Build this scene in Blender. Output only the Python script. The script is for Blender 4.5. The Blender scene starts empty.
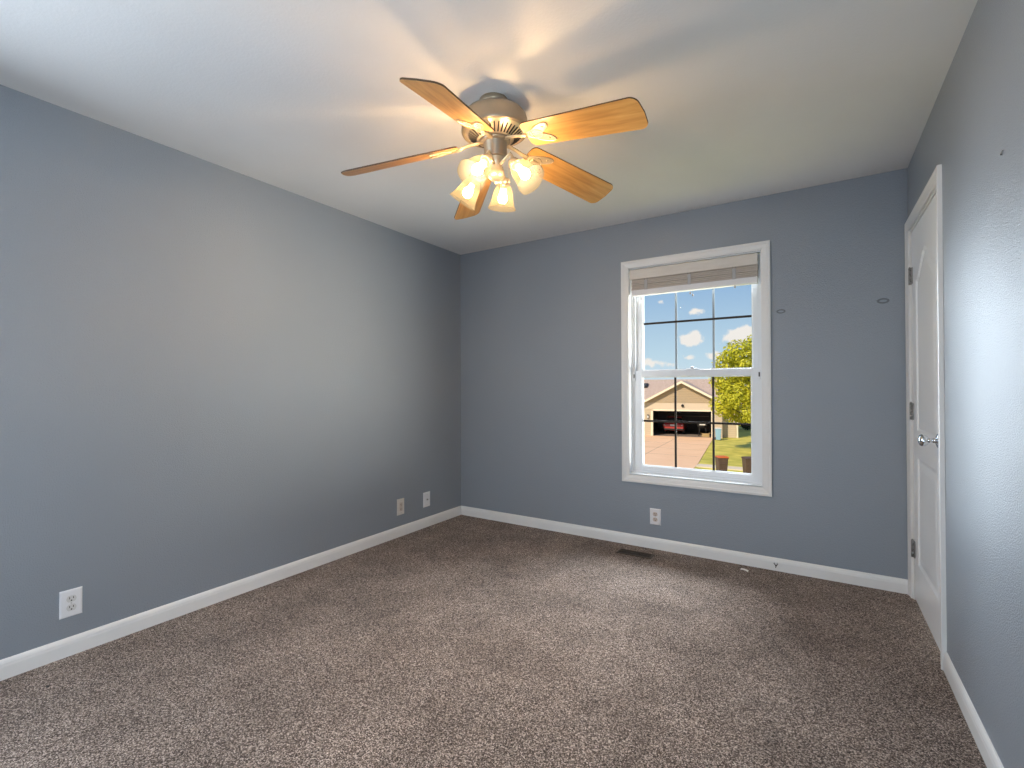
import bpy, bmesh, math, random
from mathutils import Vector, Matrix, Euler
import numpy as np

PI = math.pi
SC = bpy.context.scene
COL = SC.collection
random.seed(7)

# ------------------------------------------------------------------ camera
cam_data = bpy.data.cameras.new('camera')
cam = bpy.data.objects.new('camera', cam_data)
COL.objects.link(cam)
cR = Vector((0.8431832, 0.5376155, -0.0034149))
cU = Vector((0.0069634, -0.0045696, 0.9999653))
cF = Vector((-0.5375812, 0.8431777, 0.0075966))
CAMZ = 1.18676
cam.matrix_world = Matrix(((cR.x, cU.x, -cF.x, 0), (cR.y, cU.y, -cF.y, 0), (cR.z, cU.z, -cF.z, CAMZ), (0, 0, 0, 1)))
cam_data.sensor_width = 36.0
cam_data.lens = 476.725 / 1024 * 36
cam_data.clip_start = 0.02
cam_data.clip_end = 500
SC.camera = cam

# ------------------------------------------------------------------ exposure
SC.view_settings.view_transform = 'Standard'
SC.view_settings.look = 'None'
SC.view_settings.exposure = 0.0
SC.view_settings.gamma = 1.0
SC.view_settings.use_curve_mapping = False
SC.cycles.use_denoising = True
SC.cycles.max_bounces = 10
SC.cycles.diffuse_bounces = 6
SC.cycles.transparent_max_bounces = 16
SC.cycles.sample_clamp_indirect = 6.0

# ------------------------------------------------------------------ world: blue sky with small cumulus
world = bpy.data.worlds.new('sky')
SC.world = world
world.use_nodes = True
wt = world.node_tree
wt.nodes.clear()


def wn(kind, **kw):
    n = wt.nodes.new(kind)
    for k, v in kw.items():
        setattr(n, k, v)
    return n


def wm(op, a, b=None, c=None, clamp=False):
    n = wn('ShaderNodeMath', operation=op)
    n.use_clamp = clamp
    for i, v in enumerate((a, b, c)):
        if v is None:
            continue
        if isinstance(v, (int, float)):
            n.inputs[i].default_value = v
        else:
            wt.links.new(v, n.inputs[i])
    return n.outputs[0]


tc = wn('ShaderNodeTexCoord')
sp = wn('ShaderNodeSeparateXYZ')
wt.links.new(tc.outputs['Generated'], sp.inputs[0])
az = wm('MULTIPLY', wm('ARCTAN2', sp.outputs[0], sp.outputs[1]), 180 / PI)
el = wm('MULTIPLY', wm('ARCSINE', sp.outputs[2]), 180 / PI)
ramp = wn('ShaderNodeValToRGB')
wt.links.new(wm('DIVIDE', el, 40.0, clamp=True), ramp.inputs[0])
er = ramp.color_ramp
er.elements[0].position = 0.0
er.elements[0].color = (0.64, 0.76, 0.84, 1)
er.elements[1].position = 1.0
er.elements[1].color = (0.13, 0.30, 0.72, 1)
e = er.elements.new(0.09)
e.color = (0.52, 0.70, 0.83, 1)
e = er.elements.new(0.18)
e.color = (0.42, 0.60, 0.78, 1)
e = er.elements.new(0.28)
e.color = (0.31, 0.49, 0.73, 1)
noise = wn('ShaderNodeTexNoise')
noise.inputs['Scale'].default_value = 45.0
noise.inputs['Detail'].default_value = 6.0
noise.inputs['Roughness'].default_value = 0.6
wt.links.new(tc.outputs['Generated'], noise.inputs['Vector'])
noise2 = wn('ShaderNodeTexNoise')
noise2.inputs['Scale'].default_value = 9.0
noise2.inputs['Detail'].default_value = 5.0
wt.links.new(tc.outputs['Generated'], noise2.inputs['Vector'])
acc = None
# (azimuth, elevation, width, height, strength) of the nearest cumulus heads, in degrees
for a0, e0, sa, se, st in [(-11.9, 5.3, 1.5, 0.75, 1.15), (-11.3, 6.0, 0.7, 0.6, .7), (-7.2, 5.4, 1.3, 0.9, 1.25), (-6.2, 6.2, .8, .6, .8), (-16.4, 2.9, 1.5, 0.6, 0.9),
                           (-11.2, 8.4, 1.3, 0.5, 0.65), (-14.4, 3.9, .8, 0.4, 0.6), (-12.1, 3.3, .9, .4, .7), (-9.4, 3.4, 1.1, .6, .8),
                           (-13.9, 2.6, 1.4, .5, .6), (-20.5, 6.0, 3, 1.4, 1.0), (2.0, 7, 3, 1.6, 1.0), (-28, 9, 5, 2, 1.0), (12, 10, 5, 2.2, 1.0),
                           (-15.2, 9.7, .6, .5, .55)]:
    dx = wm('DIVIDE', wm('SUBTRACT', az, a0), sa)
    dy = wm('DIVIDE', wm('SUBTRACT', el, e0), se)
    r2 = wm('ADD', wm('MULTIPLY', dx, dx), wm('MULTIPLY', dy, dy))
    g = wm('MULTIPLY', wm('EXPONENT', wm('MULTIPLY', r2, -1.0)), st)
    acc = g if acc is None else wm('ADD', acc, g)
high = wm('MULTIPLY', wm('SUBTRACT', noise2.outputs['Fac'], 0.52), wm('MULTIPLY', wm('SUBTRACT', el, 14.0), 0.25, clamp=True))
acc = wm('ADD', acc, wm('MULTIPLY', high, 4.0))
dens = wm('SUBTRACT', wm('ADD', acc, wm('MULTIPLY', wm('SUBTRACT', noise.outputs['Fac'], 0.5), 1.9)), 0.42)
mask = wm('MULTIPLY', dens, 3.2, clamp=True)
mix = wn('ShaderNodeMix', data_type='RGBA')
wt.links.new(mask, mix.inputs['Factor'])
wt.links.new(ramp.outputs[0], mix.inputs['A'])
mix.inputs['B'].default_value = (0.90, 0.86, 0.82, 1)
bg = wn('ShaderNodeBackground')
wt.links.new(mix.outputs['Result'], bg.inputs['Color'])
bg.inputs['Strength'].default_value = 1.0
wout = wn('ShaderNodeOutputWorld')
wt.links.new(bg.outputs[0], wout.inputs[0])


# ------------------------------------------------------------------ sun and area lamps, with added fill behind the photographer
def add_light(name, kind, energy, color, loc, direction, **kw):
    d = bpy.data.lights.new(name, kind)
    d.energy = energy
    d.color = color
    for k, v in kw.items():
        setattr(d, k, v)
    o = bpy.data.objects.new(name, d)
    COL.objects.link(o)
    o.location = loc
    o.rotation_euler = Vector(direction).to_track_quat('-Z', 'Y').to_euler()
    return o


add_light('sun', 'SUN', 4.8, (1.0, 0.83, 0.60), (0, -20, 30), (0.22, 0.76, -0.62), angle=0.01)

XL, XR, YB, YF, H = -2.8178, 0.452, 3.523, -1.35, 2.44
# area lamps standing in for daylight through the window (high sky in front, bright sky to the left, sunlit lawn to the right) and two unseen fill lamps added behind the photographer
WIN = Vector((-0.75, 3.6, 1.3))


def daylight(name, energy, color, loc, sx, sy):
    return add_light(name, 'AREA', energy, color, loc, WIN - Vector(loc), shape='RECTANGLE', size=sx, size_y=sy)


daylight('high_sky_daylight', 1500.0, (0.84, 0.92, 1.0), (0.2, 7.5, 5.2), 4.5, 2.2)
daylight('left_sky_daylight', 1200.0, (0.76, 0.88, 1.0), (-5.2, 9.6, 1.9), 3.0, 4.0)
daylight('lawn_daylight', 1250.0, (0.96, 0.98, 0.93), (3.6, 6.4, -0.2), 4.2, 3.0)
add_light('rear_right_fill', 'AREA', 72.0, (0.66, 0.83, 1.0), (XR - 0.03, -0.62, 0.85), (-1, 0.34, -0.05), shape='RECTANGLE', size=0.80, size_y=1.6)  # added fill lamp to brighten the left wall; no doorway is built here
add_light('rear_left_fill', 'AREA', 105.0, (0.74, 0.87, 1.0), (XL + 0.03, -0.55, 1.3), (1, 0.10, -0.18), shape='RECTANGLE', size=1.0, size_y=1.2)  # added fill lamp to brighten the right wall and door; no window here

BULB_STRENGTH = 950.0


# ------------------------------------------------------------------ helpers: materials
def new_mat(name):
    m = bpy.data.materials.new(name)
    m.use_nodes = True
    return m, m.node_tree, m.node_tree.nodes['Principled BSDF']


def simple(name, col, rough=0.5, metal=0.0, spec=0.5, coat=0.0):
    m, t, b = new_mat(name)
    b.inputs['Base Color'].default_value = (*col, 1)
    b.inputs['Roughness'].default_value = rough
    b.inputs['Metallic'].default_value = metal
    b.inputs['Specular IOR Level'].default_value = spec
    b.inputs['Coat Weight'].default_value = coat
    return m


def nd(t, kind, **kw):
    n = t.nodes.new(kind)
    for k, v in kw.items():
        setattr(n, k, v)
    return n


def ramp_node(t, src, stops):
    r = nd(t, 'ShaderNodeValToRGB')
    while len(r.color_ramp.elements) < len(stops):
        r.color_ramp.elements.new(0.5)
    for el_, (p_, c_) in zip(r.color_ramp.elements, stops):
        el_.position = p_
        el_.color = (*c_, 1)
    t.links.new(src, r.inputs[0])
    return r.outputs[0]


def noise_mat(name, c0, c1, scale, rough=0.6, bump=0.0, bscale=None, detail=4, stretch=(1, 1, 1), lo=0.3, hi=0.7, spec=0.5, metal=0.0):
    m, t, b = new_mat(name)
    tcn = nd(t, 'ShaderNodeTexCoord')
    mp = nd(t, 'ShaderNodeMapping')
    mp.inputs['Scale'].default_value = stretch
    t.links.new(tcn.outputs['Object'], mp.inputs[0])
    n = nd(t, 'ShaderNodeTexNoise')
    n.inputs['Scale'].default_value = scale
    n.inputs['Detail'].default_value = detail
    t.links.new(mp.outputs[0], n.inputs['Vector'])
    t.links.new(ramp_node(t, n.outputs['Fac'], [(lo, c0), (hi, c1)]), b.inputs['Base Color'])
    b.inputs['Roughness'].default_value = rough
    b.inputs['Specular IOR Level'].default_value = spec
    b.inputs['Metallic'].default_value = metal
    if bump:
        n2 = nd(t, 'ShaderNodeTexNoise')
        n2.inputs['Scale'].default_value = bscale or scale
        n2.inputs['Detail'].default_value = 3
        t.links.new(mp.outputs[0], n2.inputs['Vector'])
        bp = nd(t, 'ShaderNodeBump')
        bp.inputs['Strength'].default_value = bump
        bp.inputs['Distance'].default_value = 0.01
        t.links.new(n2.outputs['Fac'], bp.inputs['Height'])
        t.links.new(bp.outputs[0], b.inputs['Normal'])
    return m


def wall_paint():
    m, t, b = new_mat('blue_grey_wall_paint')
    tcn = nd(t, 'ShaderNodeTexCoord')
    n = nd(t, 'ShaderNodeTexNoise')
    n.inputs['Scale'].default_value = 1.6
    n.inputs['Detail'].default_value = 3
    t.links.new(tcn.outputs['Object'], n.inputs['Vector'])
    t.links.new(ramp_node(t, n.outputs['Fac'], [(0.3, (0.230, 0.256, 0.289)), (0.7, (0.242, 0.268, 0.300))]), b.inputs['Base Color'])
    b.inputs['Roughness'].default_value = 0.36
    b.inputs['Specular IOR Level'].default_value = 0.7
    n2 = nd(t, 'ShaderNodeTexNoise')
    n2.inputs['Scale'].default_value = 215
    n2.inputs['Detail'].default_value = 2
    t.links.new(tcn.outputs['Object'], n2.inputs['Vector'])
    bp = nd(t, 'ShaderNodeBump')
    bp.inputs['Strength'].default_value = 0.42
    bp.inputs['Distance'].default_value = 0.006
    t.links.new(n2.outputs['Fac'], bp.inputs['Height'])
    t.links.new(bp.outputs[0], b.inputs['Normal'])
    return m


def carpet():
    m, t, b = new_mat('speckled_carpet')
    tcn = nd(t, 'ShaderNodeTexCoord')
    v = nd(t, 'ShaderNodeTexVoronoi')
    v.inputs['Scale'].default_value = 300
    t.links.new(tcn.outputs['Object'], v.inputs['Vector'])
    sepc = nd(t, 'ShaderNodeSeparateColor')
    t.links.new(v.outputs['Color'], sepc.inputs[0])
    col = ramp_node(t, sepc.outputs[0], [(0.0, (0.026, 0.017, 0.012)), (0.27, (0.082, 0.058, 0.045)), (0.62, (0.205, 0.156, 0.130)), (1.0, (0.56, 0.46, 0.395))])
    n = nd(t, 'ShaderNodeTexNoise')
    n.inputs['Scale'].default_value = 3.2
    n.inputs['Detail'].default_value = 7
    n.inputs['Roughness'].default_value = 0.6
    t.links.new(tcn.outputs['Object'], n.inputs['Vector'])
    lay = ramp_node(t, n.outputs['Fac'], [(0.32, (0.72, 0.71, 0.70)), (0.68, (1.18, 1.18, 1.18))])
    n3 = nd(t, 'ShaderNodeTexNoise')
    n3.inputs['Scale'].default_value = 165
    n3.inputs['Detail'].default_value = 2
    t.links.new(tcn.outputs['Object'], n3.inputs['Vector'])
    tuft = ramp_node(t, n3.outputs['Fac'], [(0.3, (0.72, 0.72, 0.72)), (0.7, (1.2, 1.2, 1.2))])
    mx = nd(t, 'ShaderNodeMix', data_type='RGBA', blend_type='MULTIPLY')
    mx.inputs['Factor'].default_value = 1
    t.links.new(col, mx.inputs['A'])
    t.links.new(lay, mx.inputs['B'])
    mx2 = nd(t, 'ShaderNodeMix', data_type='RGBA', blend_type='MULTIPLY')
    mx2.inputs['Factor'].default_value = 1
    t.links.new(mx.outputs['Result'], mx2.inputs['A'])
    t.links.new(tuft, mx2.inputs['B'])
    t.links.new(mx2.outputs['Result'], b.inputs['Base Color'])
    b.inputs['Roughness'].default_value = 1.0
    b.inputs['Specular IOR Level'].default_value = 0.05
    b.inputs['Sheen Weight'].default_value = 0.08
    b.inputs['Sheen Roughness'].default_value = 0.6
    bp = nd(t, 'ShaderNodeBump')
    bp.inputs['Strength'].default_value = 0.5
    bp.inputs['Distance'].default_value = 0.006
    t.links.new(n3.outputs['Fac'], bp.inputs['Height'])
    t.links.new(bp.outputs[0], b.inputs['Normal'])
    return m


def oak():
    m, t, b = new_mat('honey_oak')
    tcn = nd(t, 'ShaderNodeTexCoord')
    mp = nd(t, 'ShaderNodeMapping')
    mp.inputs['Scale'].default_value = (2.2, 26, 26)
    t.links.new(tcn.outputs['Object'], mp.inputs[0])
    n = nd(t, 'ShaderNodeTexNoise')
    n.inputs['Scale'].default_value = 1.6
    n.inputs['Detail'].default_value = 8
    n.inputs['Distortion'].default_value = 0.7
    t.links.new(mp.outputs[0], n.inputs['Vector'])
    t.links.new(ramp_node(t, n.outputs['Fac'], [(0.25, (0.36, 0.165, 0.042)), (0.5, (0.54, 0.285, 0.080)), (0.75, (0.64, 0.37, 0.125))]), b.inputs['Base Color'])
    b.inputs['Roughness'].default_value = 0.32
    b.inputs['Coat Weight'].default_value = 0.2
    b.inputs['Coat Roughness'].default_value = 0.2
    return m


def glass_pane_mat():
    m, t, b = new_mat('window_glass')
    t.nodes.remove(b)
    out = t.nodes['Material Output']
    tr = nd(t, 'ShaderNodeBsdfTransparent')
    tr.inputs[0].default_value = (0.97, 0.98, 0.97, 1)
    gl = nd(t, 'ShaderNodeBsdfGlossy')
    gl.inputs['Roughness'].default_value = 0.01
    fr = nd(t, 'ShaderNodeFresnel')
    fr.inputs['IOR'].default_value = 1.07
    mx = nd(t, 'ShaderNodeMixShader')
    t.links.new(fr.outputs[0], mx.inputs[0])
    t.links.new(tr.outputs[0], mx.inputs[1])
    t.links.new(gl.outputs[0], mx.inputs[2])
    t.links.new(mx.outputs[0], out.inputs[0])
    return m


def shade_glass():
    m, t, b = new_mat('frosted_lamp_glass')
    t.nodes.remove(b)
    out = t.nodes['Material Output']
    tr = nd(t, 'ShaderNodeBsdfTransparent')
    tr.inputs[0].default_value = (1.0, 0.9, 0.74, 1)
    tl = nd(t, 'ShaderNodeBsdfTranslucent')
    tl.inputs[0].default_value = (0.0075, 0.0058, 0.0030, 1)
    df = nd(t, 'ShaderNodeBsdfDiffuse')
    df.inputs[0].default_value = (0.0090, 0.0082, 0.0064, 1)
    em = nd(t, 'ShaderNodeEmission')
    em.inputs[0].default_value = (1.0, 0.76, 0.42, 1)
    em.inputs[1].default_value = 0.42
    a = nd(t, 'ShaderNodeAddShader')
    t.links.new(tl.outputs[0], a.inputs[0])
    t.links.new(df.outputs[0], a.inputs[1])
    s = nd(t, 'ShaderNodeAddShader')
    t.links.new(a.outputs[0], s.inputs[0])
    t.links.new(em.outputs[0], s.inputs[1])
    mx = nd(t, 'ShaderNodeMixShader')
    mx.inputs[0].default_value = 0.80
    t.links.new(tr.outputs[0], mx.inputs[1])
    t.links.new(s.outputs[0], mx.inputs[2])
    t.links.new(mx.outputs[0], out.inputs[0])
    return m


def emission(name, col, strength):
    m, t, b = new_mat(name)
    t.nodes.remove(b)
    em = nd(t, 'ShaderNodeEmission')
    em.inputs[0].default_value = (*col, 1)
    em.inputs[1].default_value = strength
    t.links.new(em.outputs[0], t.nodes['Material Output'].inputs[0])
    return m


def siding_mat(name, c0, c1, pitch, gap=0.12):
    """horizontal boards of the given pitch (m) in object space z"""
    m, t, b = new_mat(name)
    tcn = nd(t, 'ShaderNodeTexCoord')
    s = nd(t, 'ShaderNodeSeparateXYZ')
    t.links.new(tcn.outputs['Object'], s.inputs[0])
    d = nd(t, 'ShaderNodeMath', operation='DIVIDE')
    t.links.new(s.outputs[2], d.inputs[0])
    d.inputs[1].default_value = pitch
    f = nd(t, 'ShaderNodeMath', operation='FRACT')
    t.links.new(d.outputs[0], f.inputs[0])
    t.links.new(ramp_node(t, f.outputs[0], [(0.0, c0), (gap, c1)]), b.inputs['Base Color'])
    b.inputs['Roughness'].default_value = 0.8
    bp = nd(t, 'ShaderNodeBump')
    bp.inputs['Distance'].default_value = 0.02
    t.links.new(f.outputs[0], bp.inputs['Height'])
    t.links.new(bp.outputs[0], b.inputs['Normal'])
    return m


M = {}
M['wall'] = wall_paint()
M['ceiling'] = noise_mat('ceiling_paint', (0.73, 0.715, 0.70), (0.77, 0.755, 0.74), 2.0, 0.75, 0.10, 110)
M['carpet'] = carpet()
M['trim'] = noise_mat('white_trim_paint', (0.70, 0.69, 0.675), (0.74, 0.73, 0.71), 3.0, 0.35)
M['vinyl'] = simple('white_vinyl', (0.76, 0.78, 0.80), 0.3)
M['door'] = noise_mat('white_door_paint', (0.84, 0.85, 0.86), (0.87, 0.88, 0.89), 4.0, 0.30, 0.05, 200)
M['grid'] = simple('bronze_grid', (0.024, 0.017, 0.013), 0.6, spec=0.25)
M['grid_pale'] = simple('pale_grid', (0.22, 0.25, 0.28), 0.45)
M['slat'] = simple('beige_slat', (0.46, 0.40, 0.345), 0.5)
M['blind'] = noise_mat('cream_blind', (0.62, 0.57, 0.51), (0.67, 0.62, 0.56), 6.0, 0.5, stretch=(1, 8, 8))
M['rail'] = simple('white_blind_rail', (0.72, 0.71, 0.72), 0.4)
M['cord'] = simple('grey_cord', (0.40, 0.39, 0.39), 0.7)
M['plastic'] = simple('white_plastic', (0.74, 0.73, 0.74), 0.3)
M['plastic_shade'] = simple('aged_white_plastic', (0.60, 0.59, 0.57), 0.35)
M['ivory'] = simple('ivory_plastic', (0.66, 0.60, 0.54), 0.35)
M['tan_plastic'] = simple('tan_plastic', (0.56, 0.46, 0.385), 0.4)
M['slot'] = simple('dark_slot', (0.015, 0.012, 0.010), 0.6)
M['screw'] = simple('steel_screw', (0.45, 0.44, 0.42), 0.35, 1.0)
M['register'] = simple('brown_register', (0.055, 0.036, 0.024), 0.45, 0.3)
M['pewter'] = noise_mat('antique_pewter', (0.39, 0.315, 0.22), (0.47, 0.385, 0.28), 8.0, 0.34, metal=0.75)
M['pewter_light'] = noise_mat('burnished_pewter', (0.62, 0.52, 0.37), (0.72, 0.61, 0.45), 10.0, 0.3, metal=0.6)
M['iron'] = simple('cream_brass', (0.66, 0.53, 0.34), 0.35, 0.6)
M['oak'] = oak()
M['edge'] = simple('dark_blade_edge', (0.085, 0.045, 0.018), 0.5)
M['shade'] = shade_glass()
M['bulb'] = emission('lit_bulb', (1.0, 0.70, 0.40), BULB_STRENGTH)
M['chrome'] = simple('brushed_chrome', (0.72, 0.74, 0.77), 0.14, 1.0)
M['hinge'] = simple('satin_nickel', (0.30, 0.29, 0.28), 0.4, 0.9)
M['mark'] = simple('grey_scuff', (0.13, 0.14, 0.155), 0.6)
M['glass'] = glass_pane_mat()


# ------------------------------------------------------------------ helpers: geometry
class MB:
    """collects shapes in one mesh, with one material per face"""

    def __init__(self):
        self.bm = bmesh.new()
        self.mats = []
        self.mi = 0

    def use(self, mat):
        if mat not in self.mats:
            self.mats.append(mat)
        self.mi = self.mats.index(mat)
        return self

    def _f(self, vs, smooth=False):
        try:
            f = self.bm.faces.new(vs)
            f.material_index = self.mi
            f.smooth = smooth
            return f
        except ValueError:
            return None

    def poly(self, pts, smooth=False):
        return self._f([self.bm.verts.new(p) for p in pts], smooth)

    def box(self, x0, x1, y0, y1, z0, z1, mx=None, bevel=0.0):
        b = bmesh.new()
        bmesh.ops.create_cube(b, size=1.0)
        bmesh.ops.scale(b, vec=(abs(x1 - x0), abs(y1 - y0), abs(z1 - z0)), verts=b.verts)
        bmesh.ops.translate(b, vec=((x0 + x1) / 2, (y0 + y1) / 2, (z0 + z1) / 2), verts=b.verts)
        if bevel:
            bmesh.ops.bevel(b, geom=b.edges[:], offset=bevel, segments=2, affect='EDGES', profile=0.5)
        self.merge(b, mx)
        return self

    def merge(self, b, mx=None, smooth=False):
        vm = {}
        for v in b.verts:
            vm[v] = self.bm.verts.new(mx @ v.co if mx else v.co)
        for f in b.faces:
            self._f([vm[v] for v in f.verts], smooth or f.smooth)
        b.free()

    def grid(self, rows, closed_u=False, closed_v=False, smooth=True, cap=False):
        vs = [[self.bm.verts.new(p) for p in r] for r in rows]
        n, m = len(vs), len(vs[0])
        for i in range(n if closed_v else n - 1):
            for j in range(m if closed_u else m - 1):
                a, b_, c, d = vs[i][j], vs[i][(j + 1) % m], vs[(i + 1) % n][(j + 1) % m], vs[(i + 1) % n][j]
                q = []
                for v in (a, b_, c, d):
                    if v not in q:
                        q.append(v)
                if len(q) > 2:
                    self._f(q, smooth)
        if cap:
            self._f(list(reversed(vs[0])))
            self._f(vs[-1])
        return vs

    def lathe(self, prof, n=32, mx=None, cap=True, smooth=True, wave=None):
        """prof: list of (radius, z); wave(i_ring, angle) adds to the radius"""
        rows = []
        for k, (r, z) in enumerate(prof):
            row = []
            for j in range(n):
                a = 2 * PI * j / n
                rr = max(r, 1e-4) + (wave(k, a) if wave else 0)
                p = Vector((rr * math.cos(a), rr * math.sin(a), z))
                row.append(mx @ p if mx else p)
            rows.append(row)
        self.grid(rows, closed_u=True, smooth=smooth, cap=cap)
        return self

    def tube(self, pts, rad, n=10, cap=True, flat=1.0):
        pts = [Vector(p) for p in pts]
        rads = rad if isinstance(rad, (list, tuple)) else [rad] * len(pts)
        rows = []
        up = None
        for i, p in enumerate(pts):
            t = (pts[min(i + 1, len(pts) - 1)] - pts[max(i - 1, 0)]).normalized()
            if up is None:
                up = Vector((0, 0, 1)) if abs(t.z) < 0.9 else Vector((1, 0, 0))
            side = t.cross(up).normalized()
            up = side.cross(t).normalized()
            rows.append([p + side * rads[i] * math.cos(2 * PI * j / n) + up * rads[i] * flat * math.sin(2 * PI * j / n) for j in range(n)])
        self.grid(rows, closed_u=True, cap=cap)
        return self

    def prism(self, outline, z0, z1, mx=None, side_mat=None):
        """outline in xy, extruded z0..z1"""
        a = [Vector((x, y, z0)) for x, y in outline]
        b_ = [Vector((x, y, z1)) for x, y in outline]
        if mx:
            a = [mx @ p for p in a]
            b_ = [mx @ p for p in b_]
        va = [self.bm.verts.new(p) for p in a]
        vb = [self.bm.verts.new(p) for p in b_]
        self._f(list(reversed(va)))
        self._f(vb)
        keep = self.mi
        if side_mat is not None:
            self.use(side_mat)
        n = len(va)
        for i in range(n):
            self._f([va[i], va[(i + 1) % n], vb[(i + 1) % n], vb[i]])
        self.mi = keep
        return self

    def frame(self, x0, x1, z0, z1, prof, P):
        """mitred picture frame: prof = closed list of (inset, height); P(x, z, h) -> point"""
        corners = [(x0, z0, 1, 1), (x1, z0, -1, 1), (x1, z1, -1, -1), (x0, z1, 1, -1)]
        rows = [[P(cx + sx * d, cz + sz * d, h) for d, h in prof] for cx, cz, sx, sz in corners]
        self.grid(rows, closed_u=True, closed_v=True, smooth=False)
        return self

    def build(self, name, mat=None, parent=None, mx=None, smooth_angle=None):
        me = bpy.data.meshes.new(name)
        bmesh.ops.recalc_face_normals(self.bm, faces=self.bm.faces[:])
        self.bm.to_mesh(me)
        self.bm.free()
        mats = self.mats or [mat]
        for m in mats:
            me.materials.append(m)
        o = bpy.data.objects.new(name, me)
        COL.objects.link(o)
        if parent is not None:
            o.parent = parent
        if mx is not None:
            o.matrix_local = mx
        return o


def tag(o, label=None, cat=None, group=None, kind=None):
    if label:
        o['label'] = label
    if cat:
        o['category'] = cat
    if group:
        o['group'] = group
    if kind:
        o['kind'] = kind
    return o


def empty(name, loc=(0, 0, 0), rz=0.0, **kw):
    o = bpy.data.objects.new(name, None)
    COL.objects.link(o)
    o.location = loc
    o.rotation_euler = (0, 0, rz)
    o.empty_display_size = 0.1
    return tag(o, **kw)


def structure(mb, name, mat=None, parent=None, **kw):
    o = mb.build(name, mat, parent)
    if parent is None:
        o['kind'] = 'structure'
    return tag(o, **kw)


def copy_tree(o, parent=None):
    c = o.copy()
    COL.objects.link(c)
    if parent is not None:
        c.parent = parent
    for ch in [x for x in o.children]:
        copy_tree(ch, c)
    return c


# ------------------------------------------------------------------ room shell
T = 0.12
WX0, WX1, WZ0, WZ1 = -1.196, -0.298, 0.531, 2.083      # window opening
DY0, DY1, DZ = 2.712, 3.457, 2.058                      # door opening in the right wall
YO = YB + 0.15

mb = MB().use(M['carpet'])
mb.box(XL - T, XR + T, YF - T, YO, -0.12, 0.0)
structure(mb, 'floor', label='speckled brown and beige carpet covering the whole floor', cat='floor')

mb = MB().use(M['ceiling'])
mb.box(XL - T, XR + T, YF - T, YO, H, H + 0.12)
structure(mb, 'ceiling', label='off-white lightly textured ceiling above the fan', cat='ceiling')

mb = MB().use(M['wall'])
mb.box(XL - T, XL, YF - T, YO, 0, H)
structure(mb, 'wall_left', label='blue-grey painted wall on the left without any window', cat='wall')

mb = MB().use(M['wall'])
mb.box(XL, WX0, YB, YO, 0, H)
mb.box(WX1, XR + T, YB, YO, 0, H)
mb.box(WX0, WX1, YB, YO, 0, WZ0)
mb.box(WX0, WX1, YB, YO, WZ1, H)
structure(mb, 'wall_back', label='blue-grey painted wall around the window', cat='wall')

mb = MB().use(M['wall'])
mb.box(XR, XR + T, YF - T, DY0, 0, H)
mb.box(XR, XR + T, DY1, YB, 0, H)
mb.box(XR, XR + T, DY0, DY1, DZ, H)
structure(mb, 'wall_right', label='blue-grey painted wall on the right with the white door', cat='wall')

mb = MB().use(M['wall'])
mb.box(XL, XR, YF - T, YF, 0, H)
structure(mb, 'wall_front', label='blue-grey wall behind the photographer', cat='wall')


def baseboard(name, A, B, nrm, label):
    """profiled board from A to B (floor points on the wall face); nrm points into the room"""
    prof = [(0, 0), (0.012, 0), (0.012, 0.052), (0.0105, 0.060), (0.0105, 0.064), (0.007, 0.074), (0.003, 0.080), (0, 0.081)]
    A, B, nrm = Vector(A), Vector(B), Vector(nrm)
    mb_ = MB().use(M['trim'])
    mb_.grid([[P + nrm * d + Vector((0, 0, z)) for d, z in prof] for P in (A, B)], closed_u=True, smooth=False, cap=True)
    return structure(mb_, name, label=label, cat='baseboard')


baseboard('baseboard_left', (XL, YF, 0), (XL, YB, 0), (1, 0, 0), 'white baseboard along the foot of the left wall')
baseboard('baseboard_back', (XL, YB, 0), (XR - 0.016, YB, 0), (0, -1, 0), 'white baseboard under the window along the back wall')
baseboard('baseboard_right', (XR, YF, 0), (XR, 2.648, 0), (-1, 0, 0), 'white baseboard between the door and the near right corner')

# ------------------------------------------------------------------ window
win = empty('window_1', (0, 0, 0), label='white double-hung window with dark grilles in the back wall', cat='window', kind='structure')
PB = lambda x, z, h: Vector((x, YB - h, z))
mb = MB().use(M['trim'])
mb.frame(-1.2475, -0.2455, 0.4742, 2.139, [(0, 0), (0, 0.017), (0.006, 0.019), (0.014, 0.019), (0.020, 0.015), (0.040, 0.013), (0.048, 0.010), (0.054, 0.009), (0.054, 0)], PB)
mb.build('window_casing', None, win)
mb = MB().use(M['vinyl'])
mb.frame(WX0 - 0.012, WX1 + 0.012, WZ0 - 0.012, WZ1 + 0.012, [(0, 0), (0.018, 0), (0.018, -0.066), (0, -0.066)], PB)
mb.build('window_jamb', None, win)
mb = MB().use(M['vinyl'])
# vinyl frame with two tracks
mb.frame(WX0, WX1, WZ0, WZ1, [(0.0, -0.055), (0.020, -0.055), (0.020, -0.064), (0.026, -0.064), (0.026, -0.060), (0.032, -0.060), (0.032, -0.088), (0.024, -0.088), (0.024, -0.094), (0.032, -0.094), (0.032, -0.130), (0, -0.130)], PB)
mb.build('window_frame', None, win)


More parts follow.
